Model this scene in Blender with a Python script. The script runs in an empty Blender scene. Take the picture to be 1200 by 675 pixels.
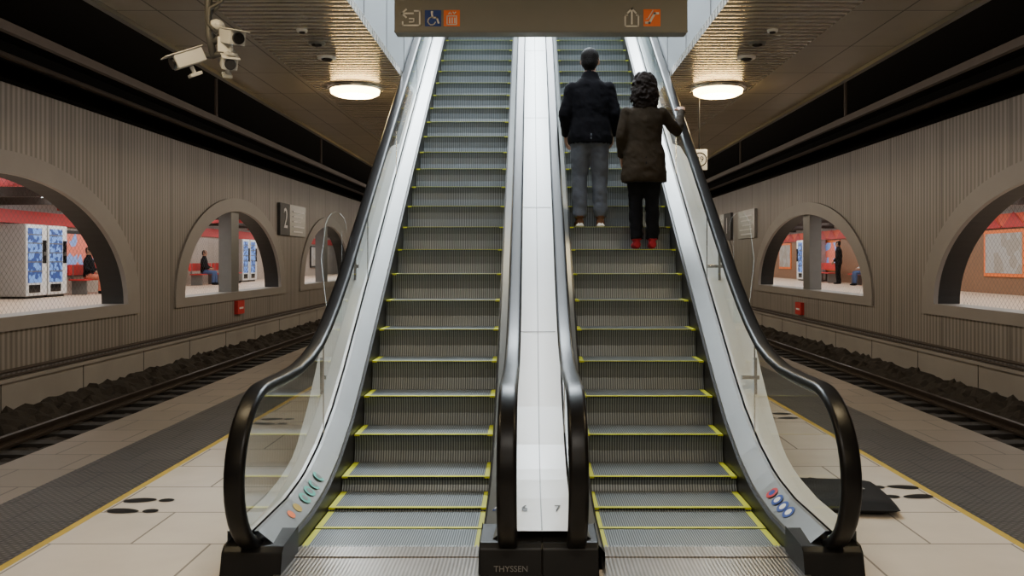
import bpy, bmesh, math, random
from mathutils import Vector, Matrix, noise
from mathutils.kdtree import KDTree
random.seed(3)
sc=bpy.context.scene
col=sc.collection
pi=math.pi

# ------------------------------------------------------------------ materials
def base_mat(name):
    m=bpy.data.materials.new(name); m.use_nodes=True
    nt=m.node_tree; b=nt.nodes['Principled BSDF']
    return m,nt,b
def rgba(c,k=1.0): return (min(1,c[0]*k),min(1,c[1]*k),min(1,c[2]*k),1)
def nd(nt,t,**kw):
    n=nt.nodes.new(t)
    for k,v in kw.items(): setattr(n,k,v)
    return n
def math_n(nt,op,a,b=None,c=None):
    n=nt.nodes.new('ShaderNodeMath'); n.operation=op
    for i,v in enumerate((a,b,c)):
        if v is None: continue
        if isinstance(v,(int,float)): n.inputs[i].default_value=v
        else: nt.links.new(v,n.inputs[i])
    return n.outputs[0]
def mixc(nt,f,c1,c2):
    n=nt.nodes.new('ShaderNodeMix'); n.data_type='RGBA'
    if isinstance(f,(int,float)): n.inputs[0].default_value=f
    else: nt.links.new(f,n.inputs[0])
    for i,c in ((6,c1),(7,c2)):
        if isinstance(c,tuple): n.inputs[i].default_value=c
        else: nt.links.new(c,n.inputs[i])
    return n.outputs[2]
def objxyz(nt):
    tc=nd(nt,'ShaderNodeTexCoord'); s=nd(nt,'ShaderNodeSeparateXYZ')
    nt.links.new(tc.outputs['Object'],s.inputs[0]); return tc.outputs['Object'],s.outputs
def noise_n(nt,vec,scale,detail=4,rough=.55):
    n=nd(nt,'ShaderNodeTexNoise'); n.inputs['Scale'].default_value=scale
    n.inputs['Detail'].default_value=detail; n.inputs['Roughness'].default_value=rough
    nt.links.new(vec,n.inputs['Vector']); return n.outputs[0]
def bump_n(nt,b,h,strength,dist=.01):
    n=nd(nt,'ShaderNodeBump'); n.inputs['Strength'].default_value=strength; n.inputs['Distance'].default_value=dist
    nt.links.new(h,n.inputs['Height']); nt.links.new(n.outputs[0],b.inputs['Normal'])
def pmat(name,c,rough=.5,metal=0,var=.12,scale=6,bump=0,bscale=80,emit=0,ecol=None,coat=0,spec=.5):
    m,nt,b=base_mat(name); v,_=objxyz(nt)
    f=noise_n(nt,v,scale)
    o=mixc(nt,f,rgba(c,1-var),rgba(c,1+var)); nt.links.new(o,b.inputs['Base Color'])
    b.inputs['Roughness'].default_value=rough; b.inputs['Metallic'].default_value=metal
    b.inputs['Specular IOR Level'].default_value=spec
    if coat: b.inputs['Coat Weight'].default_value=coat
    if bump: bump_n(nt,b,noise_n(nt,v,bscale,3),bump)
    if emit:
        b.inputs['Emission Color'].default_value=rgba(ecol or c); b.inputs['Emission Strength'].default_value=emit
    return m
def stripes(nt,coord,pitch,sharp=1.0):
    s=math_n(nt,'SINE',math_n(nt,'MULTIPLY',coord,2*pi/pitch))
    r=math_n(nt,'MULTIPLY_ADD',s,.5*sharp,.5)
    n=nd(nt,'ShaderNodeClamp'); nt.links.new(r,n.inputs[0]); return n.outputs[0]
def stripe_mat(name,c1,c2,axis,pitch,rough=.4,metal=.5,bump=.3,sharp=1.5,var=.2,vscale=.8,dist=.01,joint=0,streak=0):
    m,nt,b=base_mat(name); v,o=objxyz(nt)
    s=stripes(nt,o[axis],pitch,sharp)
    c=mixc(nt,s,rgba(c1),rgba(c2))
    f=noise_n(nt,v,vscale,5)
    k=math_n(nt,'MULTIPLY_ADD',f,var*2,1-var)
    if streak:
        mp=nd(nt,'ShaderNodeMapping'); nt.links.new(v,mp.inputs[0]); mp.inputs['Scale'].default_value=(1,2.2,.25)
        k=math_n(nt,'MULTIPLY',k,math_n(nt,'MULTIPLY_ADD',noise_n(nt,mp.outputs[0],1.6,4),streak*2,1-streak))
    if joint:
        fr=math_n(nt,'FRACT',math_n(nt,'MULTIPLY',o[axis],1/joint)); j=math_n(nt,'GREATER_THAN',fr,.02)
        k=math_n(nt,'MULTIPLY',k,math_n(nt,'MULTIPLY_ADD',j,.5,.5))
    vm=nd(nt,'ShaderNodeVectorMath',operation='SCALE'); nt.links.new(c,vm.inputs[0]); nt.links.new(k,vm.inputs['Scale'])
    nt.links.new(vm.outputs[0],b.inputs['Base Color'])
    b.inputs['Roughness'].default_value=rough; b.inputs['Metallic'].default_value=metal
    if bump: bump_n(nt,b,s,bump,dist)
    return m
def tile_mat(name,c1,c2,mortar,w,h,ms=.006,rough=.35,metal=0,offset=.5,var=.1,swap=False,dots=0):
    m,nt,b=base_mat(name); v,o=objxyz(nt)
    vec=v
    if swap:
        cb=nd(nt,'ShaderNodeCombineXYZ'); nt.links.new(o[1],cb.inputs[0]); nt.links.new(o[0],cb.inputs[1]); vec=cb.outputs[0]
    br=nd(nt,'ShaderNodeTexBrick'); br.offset=offset
    br.inputs['Color1'].default_value=rgba(c1); br.inputs['Color2'].default_value=rgba(c2); br.inputs['Mortar'].default_value=rgba(mortar)
    br.inputs['Scale'].default_value=1; br.inputs['Brick Width'].default_value=w; br.inputs['Row Height'].default_value=h
    br.inputs['Mortar Size'].default_value=ms; br.inputs['Mortar Smooth'].default_value=.1
    nt.links.new(vec,br.inputs['Vector'])
    f=noise_n(nt,v,3,6)
    k=math_n(nt,'MULTIPLY_ADD',f,var*2,1-var)
    if dots:
        a=stripes(nt,math_n(nt,'ADD',o[0],o[1]),dots,1); bb=stripes(nt,math_n(nt,'SUBTRACT',o[0],o[1]),dots,1)
        d=math_n(nt,'MULTIPLY',a,bb); k=math_n(nt,'MULTIPLY',k,math_n(nt,'MULTIPLY_ADD',d,1.0,.6))
        bump_n(nt,b,d,.6,.006)
    vm=nd(nt,'ShaderNodeVectorMath',operation='SCALE'); nt.links.new(br.outputs[0],vm.inputs[0]); nt.links.new(k,vm.inputs['Scale'])
    nt.links.new(vm.outputs[0],b.inputs['Base Color'])
    b.inputs['Roughness'].default_value=rough; b.inputs['Metallic'].default_value=metal
    return m
def glass_mat(name,tint=(.93,.97,.96),refl=1.0):
    m=bpy.data.materials.new(name); m.use_nodes=True; nt=m.node_tree; nt.nodes.clear()
    out=nd(nt,'ShaderNodeOutputMaterial'); t=nd(nt,'ShaderNodeBsdfTransparent'); g=nd(nt,'ShaderNodeBsdfGlossy'); g.inputs['Roughness'].default_value=.04
    t.inputs[0].default_value=rgba(tint); fr=nd(nt,'ShaderNodeFresnel'); fr.inputs[0].default_value=1.45
    mx=nd(nt,'ShaderNodeMixShader'); nt.links.new(math_n(nt,'MULTIPLY',fr.outputs[0],refl),mx.inputs[0]); nt.links.new(t.outputs[0],mx.inputs[1]); nt.links.new(g.outputs[0],mx.inputs[2]); nt.links.new(mx.outputs[0],out.inputs[0])
    return m
def mesh_fence_mat(name,p=.13,w=.06):
    m=bpy.data.materials.new(name); m.use_nodes=True; nt=m.node_tree; b=nt.nodes['Principled BSDF']
    v,o=objxyz(nt)
    def line(e):
        fr=math_n(nt,'FRACT',math_n(nt,'MULTIPLY',e,1/p)); return math_n(nt,'LESS_THAN',fr,w)
    a=line(math_n(nt,'ADD',o[1],o[2])); c=line(math_n(nt,'SUBTRACT',o[1],o[2]))
    al=math_n(nt,'MAXIMUM',a,c); nt.links.new(al,b.inputs['Alpha'])
    b.inputs['Base Color'].default_value=(.10,.09,.08,1); b.inputs['Metallic'].default_value=.5
    return m
def emit_mat(name,c,s):
    m,nt,b=base_mat(name); b.inputs['Base Color'].default_value=rgba(c); b.inputs['Emission Color'].default_value=rgba(c); b.inputs['Emission Strength'].default_value=s; return m

M={}
M['rubber']=pmat('handrail_rubber',(.005,.0045,.0045),.34,0,.2,spec=.2)
M['black']=pmat('black_plinth',(.009,.0085,.0085),.4,.1,.2,spec=.3)
M['skirt']=pmat('dark_skirt',(.022,.020,.018),.4,.4,.2)
M['deck']=pmat('satin_aluminium',(.33,.335,.33),.36,.7,.08,3)
M['white']=pmat('white_deck',(.86,.87,.87),.36,.08,.05,2)
M['chrome']=pmat('chrome_track',(.75,.76,.77),.22,1,.05)
M['clad']=pmat('side_cladding',(.4,.4,.39),.4,.6,.08)
M['glass']=glass_mat('balustrade_glass',(.93,.97,.955),.5)
M['tread']=stripe_mat('step_ribs',(.04,.048,.05),(.25,.275,.28),0,.0135,.42,.5,.35,2.0,.12,6,.004)
M['riser']=stripe_mat('riser_ribs',(.065,.073,.076),(.215,.235,.24),0,.018,.36,.55,.35,2.0,.15,4,.004)
M['yellow']=pmat('yellow_edge',(.58,.60,.02),.5,0,.15)
M['plate']=stripe_mat('landing_plate',(.22,.20,.18),(.42,.38,.34),0,.02,.28,.8,.25,1,.25,5,.003)
M['floor']=tile_mat('platform_tiles',(.61,.545,.465),(.66,.59,.505),(.27,.24,.21),.9,.6,.007,.27,var=.12)
M['tactile']=tile_mat('tactile_strip',(.06,.056,.052),(.075,.07,.065),(.025,.025,.025),.4,.4,.008,.5,dots=.055)
M['edge']=tile_mat('edge_tiles',(.20,.17,.14),(.23,.195,.16),(.09,.08,.07),.6,.5,.008,.5)
M['yline']=pmat('yellow_line',(.50,.35,.05),.6,0,.25,9)
M['wall']=stripe_mat('ribbed_wall',(.20,.18,.162),(.35,.32,.29),1,.135,.5,.15,.35,1.2,.25,.35,.010,joint=2.43,streak=.25)
M['ring']=pmat('arch_frame',(.32,.295,.27),.5,.1,.2,.8,.1,20)
M['lowwall']=pmat('concrete_wall',(.32,.295,.27),.7,0,.28,.7,.2,12)
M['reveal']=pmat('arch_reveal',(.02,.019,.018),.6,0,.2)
M['void']=pmat('dark_ceiling',(.006,.0055,.005),.9,0,.3,spec=.1)
M['ballast']=pmat('ballast',(.035,.028,.022),.95,0,.7,22,1.0,35)
M['rail']=pmat('rail_steel',(.10,.08,.07),.4,.8,.3)
M['sleeper']=pmat('sleeper',(.030,.027,.025),.8,0,.3)
M['slat']=stripe_mat('ceiling_slats',(.27,.24,.21),(.66,.61,.54),1,.115,.25,.5,.5,1.6,.12,.6,.012,joint=1.15)
M['panel']=tile_mat('ceiling_panels',(.38,.35,.315),(.43,.40,.36),(.07,.065,.06),1.2,.45,.008,.34,.35,offset=0,var=.14,swap=True)
M['grey']=pmat('grey_metal',(.20,.20,.195),.45,.4,.1)
M['sign']=pmat('sign_grey',(.22,.218,.205),.55,.0,.06)
M['darksign']=pmat('dark_sign',(.05,.05,.05),.55,.0,.06)
M['lens']=pmat('lens',(.01,.01,.012),.1,0,.1)
M['cctv']=pmat('cctv_white',(.50,.50,.49),.4,0,.08)
M['iwhite']=pmat('icon_white',(.8,.8,.8),.5,0,.03)
M['iblue']=pmat('icon_blue',(.02,.06,.30),.5,0,.03)
M['iorange']=pmat('icon_orange',(.9,.20,.04),.5,0,.03)
M['red']=pmat('red_sign',(.55,.03,.03),.5,0,.1)
M['orange']=pmat('orange_panel',(.75,.10,.04),.5,0,.15)
M['brown']=pmat('brown_panel',(.25,.13,.07),.5,0,.2)
M['dark_brown']=pmat('rusty_metal',(.06,.044,.034),.7,0,.2)
M['teal']=pmat('teal_sticker',(.12,.50,.42),.5,0,.1)
M['shaft']=pmat('shaft_wall',(.34,.36,.375),.5,.1,.05,1)
M['lampglow']=emit_mat('lamp_diffuser',(1,.66,.25),30)
M['lampglow2']=emit_mat('lamp_core',(1,.84,.55),75)
M['tube']=emit_mat('fluorescent_tube',(.9,.96,1),9)
M['hallfloor']=tile_mat('hall_floor',(.62,.47,.35),(.66,.51,.38),(.4,.33,.28),.6,.6,.006,.4)
M['hallwall']=tile_mat('hall_wall',(.40,.33,.28),(.44,.37,.32),(.25,.23,.21),.6,.6,.01,.4)
M['fence']=mesh_fence_mat('wire_mesh')
M['bagcloth']=pmat('black_fabric',(.010,.010,.011),.75,0,.3,30,.3,200,spec=.2)  # black cloth of the tote bag and its strap

# ------------------------------------------------------------------ helpers
def finish(o,parent):
    col.objects.link(o)
    if parent: o.parent=parent
    return o
def mobj(name,vs,fs,mats,fm=None,parent=None,smooth=False):
    me=bpy.data.meshes.new(name); me.from_pydata([tuple(v) for v in vs],[],fs); 
    for m in (mats if isinstance(mats,(list,tuple)) else [mats]): me.materials.append(m)
    if fm:
        for p,i in zip(me.polygons,fm): p.material_index=i
    if smooth:
        for p in me.polygons: p.use_smooth=True
    me.update()
    return finish(bpy.data.objects.new(name,me),parent)
def empty(name,loc=(0,0,0)):
    e=bpy.data.objects.new(name,None); e.empty_display_size=.2; e.location=loc; col.objects.link(e); return e
class MB:
    """mesh builder"""
    def __init__(s): s.v=[];s.f=[];s.m=[]
    def add(s,vs,fs,m=0):
        n=len(s.v); s.v+= [tuple(v) for v in vs]; s.f+=[tuple(i+n for i in f) for f in fs]; s.m+=[m]*len(fs)
    def box(s,x0,x1,y0,y1,z0,z1,m=0):
        vs=[(x,y,z) for x in (x0,x1) for y in (y0,y1) for z in (z0,z1)]
        s.add(vs,[(0,1,3,2),(4,6,7,5),(0,4,5,1),(2,3,7,6),(0,2,6,4),(1,5,7,3)],m)
    def tube(s,pts,r,n=12,m=0,cap=True):
        pts=[Vector(p) for p in pts]; rings=[]
        for i,p in enumerate(pts):
            t=(pts[min(i+1,len(pts)-1)]-pts[max(i-1,0)]).normalized()
            ref=Vector((1,0,0)) if abs(t.x)<.8 else Vector((0,0,1))
            u=(ref-ref.dot(t)*t).normalized(); w=t.cross(u)
            rr=r[i] if isinstance(r,(list,tuple)) else r
            ra,rb=rr if isinstance(rr,(list,tuple)) else (rr,rr)
            rings.append([p+u*ra*math.cos(2*pi*k/n)+w*rb*math.sin(2*pi*k/n) for k in range(n)])
        vs=[v for rg in rings for v in rg]; fs=[]
        for i in range(len(rings)-1):
            for k in range(n):
                fs.append((i*n+k,i*n+(k+1)%n,(i+1)*n+(k+1)%n,(i+1)*n+k))
        if cap: fs.append(tuple(range(n))[::-1]); fs.append(tuple((len(rings)-1)*n+k for k in range(n)))
        s.add(vs,fs,m)
    def ball(s,c,r,n=14,m=0,rot=None):
        if not isinstance(r,(list,tuple)): r=(r,r,r)
        vs=[];fs=[]; h=n//2+1
        for i in range(1,h):
            a=pi*i/h
            for k in range(n):
                b=2*pi*k/n; v=Vector((r[0]*math.sin(a)*math.cos(b),r[1]*math.sin(a)*math.sin(b),r[2]*math.cos(a)))
                if rot: v=rot@v
                vs.append(Vector(c)+v)
        top=Vector((0,0,r[2])); bot=Vector((0,0,-r[2]))
        if rot: top=rot@top; bot=rot@bot
        vs.append(Vector(c)+top); vs.append(Vector(c)+bot); T=len(vs)-2;B=T+1
        for i in range(h-2):
            for k in range(n): fs.append((i*n+k,(i+1)*n+k,(i+1)*n+(k+1)%n,i*n+(k+1)%n))
        for k in range(n):
            fs.append((T,k,(k+1)%n)); fs.append((B,(h-2)*n+(k+1)%n,(h-2)*n+k))
        s.add(vs,fs,m)
    def obj(s,name,mats,parent=None,smooth=False,bevel=0):
        o=mobj(name,s.v,s.f,mats,s.m,parent,smooth)
        if bevel:
            b=o.modifiers.new('bevel','BEVEL'); b.width=bevel; b.segments=2; b.limit_method='ANGLE'
        return o
def box(name,x0,x1,y0,y1,z0,z1,m,parent=None,bevel=0):
    b=MB(); b.box(x0,x1,y0,y1,z0,z1); return b.obj(name,m,parent,bevel=bevel)
def text(name,s,size,loc,rot,m,parent=None,align='CENTER'):
    cu=bpy.data.curves.new(name,'FONT'); cu.body=s; cu.size=size; cu.align_x=align; cu.align_y='CENTER'; cu.extrude=.001
    o=bpy.data.objects.new(name,cu); o.location=loc; o.rotation_euler=rot; cu.materials.append(m)
    return finish(o,parent)
CX,CY,F,CH=622,304,1000.,1.6
def P(px,py,Y): return ((px-CX)*Y/F, Y, CH+(CY-py)*Y/F)

# ------------------------------------------------------------------ escalators
OX0,OX1=-1.49,1.605
BL=[(3.5,0),(5.0,0),(5.38,.04),(5.76,.15),(6.17,.335),(6.53,.555),(14.0,.555+7.47*.69),(14.35,5.9),(14.8,6.0),(21,6.0)]
def interp(T,y):
    if y<=T[0][0]: return T[0][1]
    for (a,b),(c,d) in zip(T,T[1:]):
        if y<=c: return b+(d-b)*(y-a)/(c-a)
    return T[-1][1]
bl=lambda y:interp(BL,y)
yl=[4.4,4.7,5.0,5.15,5.3,5.45,5.6,5.76,5.9,6.05,6.17,6.3,6.42,6.53,7.0,7.3,8.0,8.8,9.3]+[6.53+.747*i for i in range(4,11)]+[14.2,14.35,14.6,14.8,15.8]
WD=[(4.4,0),(5.6,0),(6.3,.06),(7.1,.13),(8.8,.13),(9.6,0),(9.65,-.075),(20,-.075)]   # extra width of the outer deck
NOSE=[(4.7,0.008),(5.04,.012),(5.38,.035),(5.76,.135),(6.17,.335)]
k=0
while .555+.2284*k<5.95:
    NOSE.append((6.53+.331*k,.555+.2284*k)); k+=1
NOSE+= [(NOSE[-1][0]+.36,6.0),(15.2,6.0)]
def hand_path():
    p=[]
    for i in range(0,19):
        a=math.radians(-75+165*i/18); p.append((4.57-.45*math.cos(a),.51+.41*math.sin(a)))
    p+=[(4.9,.92),(5.2,.927),(5.45,.96),(5.7,1.02),(5.95,1.125),(6.2,1.257),(6.53,1.455)]
    y=7.3
    while y<14.1: p.append((y,1.455+(y-6.53)*.69)); y+=.75
    p+=[(14.3,6.78),(14.6,6.9),(15.0,6.93),(15.5,6.93)]
    for i in range(1,9):
        a=math.radians(90-20*i); p.append((15.5+.42*math.cos(a),6.51+.42*math.sin(a)))
    return p
HP=hand_path()
def offs(path,d):
    out=[]
    for i,(y,z) in enumerate(path):
        a=path[max(i-1,0)]; b=path[min(i+1,len(path)-1)]
        t=Vector((b[0]-a[0],b[1]-a[1])).normalized(); n=Vector((t.y,-t.x))
        out.append((y+n.x*d,z+n.y*d))
    return out
def sweep_path(name,x,path,prof,m,parent):
    vs=[];fs=[];n=len(prof)
    for i,(y,z) in enumerate(path):
        a=path[max(i-1,0)]; b=path[min(i+1,len(path)-1)]
        t=Vector((b[0]-a[0],b[1]-a[1])).normalized(); nn=Vector((-t.y,t.x))
        for (u,w) in prof: vs.append((x+u,y+nn.x*w,z+nn.y*w))
    for i in range(len(path)-1):
        for j in range(n): fs.append((i*n+j,i*n+(j+1)%n,(i+1)*n+(j+1)%n,(i+1)*n+j))
    fs.append(tuple(range(n))); fs.append(tuple((len(path)-1)*n+j for j in range(n))[::-1])
    return mobj(name,vs,fs,m,None,parent,True)
def rrect(w,h,r,n=4):
    pts=[]
    for cx,cy,a0 in ((w/2-r,h/2-r,0),(-w/2+r,h/2-r,90),(-w/2+r,-h/2+r,180),(w/2-r,-h/2+r,270)):
        for i in range(n+1):
            a=math.radians(a0+90*i/n); pts.append((cx+r*math.cos(a),cy+r*math.sin(a)))
    return pts
ysall=sorted(set(yl+[9.6,9.65]))
def strip(name,prof,m,parent,ys=ysall):
    vs=[];fs=[]
    n=len(prof)
    for y in ys:
        w=interp(WD,y)
        for (x,dz) in prof:
            z=bl(y)+dz
            if dz<-.5: z=max(0.0,bl(y)+dz)
            if abs(x+1.565)<1e-4: x=-1.565-w
            if abs(x-1.68)<1e-4: x=1.68+w
            vs.append((x,y,z))
    for i in range(len(ys)-1):
        for j in range(n-1): fs.append((i*n+j,i*n+j+1,(i+1)*n+j+1,(i+1)*n+j))
    return mobj(name,vs,fs,m,None,parent)
def balustrade(par,xs,s,outer,tag):
    strip('skirt_'+tag,[(xs+s*.006,-.25),(xs+s*.006,.09),(xs+s*.02,.10)],M['skirt'],par)
    strip('inner_deck_'+tag,[(xs+s*.02,.10),(xs+s*.025,.115),(xs+s*.13,.20),(xs+s*.15,.20)],M['deck'],par)
    strip('deck_'+tag,[(xs+s*.165,.20),(xs+s*outer,.20)],M['white'],par)
    gx=xs+s*.158
    inn=offs(HP,.035)
    top=[p for p in inn[2:-8]]
    low=[]
    y=15.4
    while y>4.5:
        low.append((y,bl(y)+.185)); y-=.22
    poly=[(a,b) for a,b in top]+low
    bm=bmesh.new(); vv=[bm.verts.new((gx,a,b)) for a,b in poly]; f=bm.faces.new(vv)
    bmesh.ops.triangulate(bm,faces=[f]); me=bpy.data.meshes.new('glass_'+tag); bm.to_mesh(me); bm.free(); me.materials.append(M['glass'])
    finish(bpy.data.objects.new('glass_'+tag,me),par)
    b=MB()
    for y in (5.9,7.5,9.1,10.7,12.3):
        hz=interp(HP[12:-8],y)-.05; b.box(gx-.004,gx+.004,y-.003,y+.003,bl(y)+.19,hz)
    b.obj('glass_joint_'+tag,M['chrome'],par)
    sweep_path('handrail_'+tag,gx,HP,rrect(.10,.05,.022),M['rubber'],par)
    sweep_path('handrail_track_'+tag,gx,offs(HP,.034)[1:],rrect(.04,.018,.004,1),M['chrome'],par)
def escalator(name,x0,x1,lo,ro,left_outer,right_outer):
    par=empty(name)
    b=MB()
    for i in range(len(NOSE)-1):
        y,h=NOSE[i]; y2=NOSE[i+1][0]; hp=NOSE[i-1][1] if i else 0
        fw=.032 if 0<i<6 else .018
        xs=[x0,x0+.038,x1-.038,x1]; ysx=[y,y+fw,y2-.004]
        for a in range(3):
            for c in range(2):
                yel = a!=1 or c==0
                b.add([(xs[a],ysx[c],h),(xs[a+1],ysx[c],h),(xs[a+1],ysx[c+1],h),(xs[a],ysx[c+1],h)],[(0,1,2,3)],2 if yel else 0)
        b.add([(x0,y2-.004,h),(x1,y2-.004,h),(x1,y2-.004,h-.02),(x0,y2-.004,h-.02)],[(0,1,2,3)],3)
        if i and h-hp>.005:
            hh=h-hp; pr=[(0,0),(.0,-.003),(.012,-.02*min(1,hh/.1)),(.022,-.3*hh),(.02,-.6*hh),(.004,-.9*hh),(-.006,-hh-.02)]
            for j in range(len(pr)-1):
                p,q=pr[j],pr[j+1]
                b.add([(x0,y+p[0],h+p[1]),(x1,y+p[0],h+p[1]),(x1,y+q[0],h+q[1]),(x0,y+q[0],h+q[1])],[(0,3,2,1)],2 if j==0 else 1)
            for (a,c) in ((x0,x0+.038),(x1-.038,x1)): b.box(a,c,y-.003,y+.01,h-.012,h+.001,2)
    b.obj('steps',[M['tread'],M['riser'],M['yellow'],M['black']],par)
    balustrade(par,x0,-1,lo,'left'); balustrade(par,x1,1,ro,'right')
    xo=x0-lo if left_outer else x1+ro
    xi=x1+ro if left_outer else x0-lo
    strip('side_cladding',[(xo,.20),(xo,-.9)],M['clad'],par)
    strip('truss_soffit',[(xo,-.9),(xi,-.9)],M['clad'],par)
    box('comb_plate',x0-.01,x1+.01,4.55,4.705,-.02,.016,M['plate'],par)
    c=MB()
    nt_=60
    for i in range(nt_):
        x=x0+(i+.5)*(x1-x0)/nt_; c.box(x-.004,x+.004,4.70,4.735,0,.015)
    c.obj('comb_teeth',M['deck'],par)
    box('landing_plate',x0-.02,x1+.02,3.5,4.55,-.02,.010,M['plate'],par)
    return par
E1=escalator('escalator',-1.275,-.275,.29,.3325,True,False)
E2=escalator('escalator',.39,1.39,.3325,.29,False,True)
def plinth(name,x0,x1,par,t=0.0):
    b=MB(); vs=[]
    prof=[(4.30,0),(4.33,.13-t),(4.36,.155-t),(4.62,.17-t),(4.62,0)]
    for x in (x0,x1): vs+=[(x,y,z) for y,z in prof]
    n=5; fs=[(j,(j+1)%n,n+(j+1)%n,n+j) for j in range(n)]+[(0,1,2,3,4),(9,8,7,6,5)]
    b.add(vs,fs); return b.obj(name,M['black'],par,bevel=.006)
plinth('newel_plinth_outer',-1.568,-1.26,E1,.02); plinth('newel_plinth_inner',-.262,.057,E1)
plinth('newel_plinth_inner',.058,.345,E2); plinth('newel_plinth_outer',1.38,1.685,E2,.02)
text('maker_plate','THYSSEN',.042,(-.10,4.297,.04),(pi/2,0,0),M['grey'],E1)
t_=text('unit_number','6',.075,(-.035,4.78,.206),(0,0,0),M['black'],E1); t_.scale=(1,2,1)
t_=text('unit_number','7',.075,(.15,4.78,.206),(0,0,0),M['black'],E2); t_.scale=(1,2,1)
b=MB()
for y in (5.4,6.9,8.5,10.2,12): b.add([(-.09,y,bl(y)+.203),(.2,y,bl(y)+.203),(.2,y+.008,bl(y+.008)+.203),(-.09,y+.008,bl(y+.008)+.203)],[(0,1,2,3)])
vs=[];fs=[]
for i,y in enumerate(ysall): vs+=[(.054,y,bl(y)+.203),(.061,y,bl(y)+.203)]
for i in range(len(ysall)-1): fs.append((2*i,2*i+1,2*i+3,2*i+2))
b.add(vs,fs); b.obj('deck_seams',M['grey'],E1)
def sticker(par,xe,s,y,m,r=.034,inner=None):
    n=Vector((-s*.63,0,.78)).normalized(); c=Vector((xe+s*.078,y,bl(y)+.160))
    t=Vector((0,1,0)); t=(t-t.dot(n)*n).normalized(); u=n.cross(t)
    for rr,mm,o in ((r,m,.002),)+(((r*.55,inner,.003),) if inner else ()):
        vs=[c+n*o+t*rr*1.25*math.cos(a)+u*rr*math.sin(a) for a in [2*pi*i/20 for i in range(20)]]
        mobj('sticker',vs,[tuple(range(20))],mm,None,par)
for i,y in enumerate((5.11,5.22,5.33,5.44)): sticker(E1,-1.275,-1,y,M['teal'],.042,M['deck'])
sticker(E1,-1.275,-1,4.95,M['yline'],.032); sticker(E1,-1.275,-1,4.82,M['iorange'],.028)
for i,y in enumerate((4.86,4.97,5.08,5.19)): sticker(E2,1.39,1,y,M['iblue'] if i!=3 else M['red'],.042,M['iwhite'] if i!=3 else M['iblue'])
sticker(E1,-.275,1,4.95,M['iblue'],.03,M['iwhite']); sticker(E2,.39,-1,4.95,M['teal'],.03,M['iwhite'])
for par,x,s in ((E1,-1.58,-1),(E2,1.695,1)):
    out=[(-.03,-.45),(-.03,.33)]+[(.02+.09*math.cos(a),.33+.16*math.sin(a)) for a in [pi-i*pi/8 for i in range(0,9)]]+[(.14,.1),(.08,-.45)]
    vs=[(x+s*a,7.0,1.5+c) for a,c in out]; vs2=[(v[0],v[1]+.012,v[2]) for v in vs]; n=len(vs)
    mobj('climb_guard',vs,[tuple(range(n))],M['glass'],None,par)
    mobj('climb_guard_edge',vs+vs2,[(i,(i+1)%n,n+(i+1)%n,n+i) for i in range(n)],M['chrome'],None,par)
    for y in (6.3,7.5):
        b=MB(); zz=bl(y)+.2
        b.box(x-s*.04-.012,x-s*.04+.012,y-.02,y+.02,zz-.01,zz+.26); b.box(x-s*.09-.05,x-s*.04+.03,y-.015,y+.015,zz+.10,zz+.13)
        b.obj('guard_bracket',M['chrome'],par,bevel=.003)

# ------------------------------------------------------------------ platform
Y0,Y1=-6,60
b=MB(); b.box(-4.08,4.08,Y0,Y1,-.9,-.02); pl=b.obj('platform_slab',M['lowwall'])
def flat(name,x0,x1,y0,y1,z,m,par=None):
    return mobj(name,[(x0,y0,z),(x1,y0,z),(x1,y1,z),(x0,y1,z)],[(0,1,2,3)],m,None,par)
fl=empty('floor')
flat('tiles',-2.72,2.72,Y0,Y1,0,M['floor'],fl)
for s in (-1,1):
    box('yellow_line',min(s*2.72,s*2.77),max(s*2.72,s*2.77),Y0,Y1,-.02,.001,M['yline'],fl)
    box('tactile_strip',min(s*2.77,s*3.46),max(s*2.77,s*3.46),Y0,Y1,-.02,.002,M['tactile'],fl)
    box('edge_tiles',min(s*3.46,s*4.12),max(s*3.46,s*4.12),Y0,Y1,-.12,0,M['edge'],fl)
def footprints(x,y,s):
    b=MB()
    for dy,fy in ((0,1),(.24,-1)):
        sole=[];heel=[]
        for i in range(24):
            a=2*pi*i/24; w_=.052*(1+.18*math.cos(a)); sole.append((x+s*(.09+.105*math.cos(a)),y+dy+w_*math.sin(a)+fy*.012*math.cos(a),.004))
            heel.append((x+s*(-.085+.05*math.cos(a)),y+dy+.04*math.sin(a),.004))
        b.add(sole,[tuple(range(24))]); b.add(heel,[tuple(range(24))])
    b.obj('footprint_sticker',M['black'])
for X,Y,s in ((-2.5,5.42,-1),(-2.5,8.3,-1),(-2.45,11.5,-1),(2.52,5.75,1),(2.5,8.6,1)): footprints(X,Y,s)
b=MB(); N=14; vs=[]
for side in (1,-1):
    for i in range(N+1):
        for j in range(N+1):
            u=i/N*2-1; v=j/N*2-1; e=(1-abs(u)**6)*(1-abs(v)**6)
            h=.045+side*.045*e**.5*(1+.25*noise.noise(Vector((u*2.2,v*2.2,side)))) 
            vs.append((u*.36*(1-.04*v*v),v*.34*(1-.05*u*u),max(.002,h)))
K=(N+1)**2; fs=[]
for q in (0,1):
    for i in range(N):
        for j in range(N):
            a=q*K+i*(N+1)+j; f=(a,a+N+1,a+N+2,a+1); fs.append(f if q==0 else f[::-1])
for i in range(N):
    for (a,c) in ((i,i+1),(N*(N+1)+i,N*(N+1)+i+1),(i*(N+1),(i+1)*(N+1)),(i*(N+1)+N,(i+1)*(N+1)+N)): fs.append((a,c,c+K,a+K))
b.add(vs,fs); bag=b.obj('tote_bag',M['bagcloth'],None,True); bag.location=(1.99,5.64,.0); bag.rotation_euler=(0,0,math.radians(-8))
text('bag_print','ros',.11,(.13,-.02,.102),(0,0,math.radians(8)),M['clad'],bag)
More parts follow.
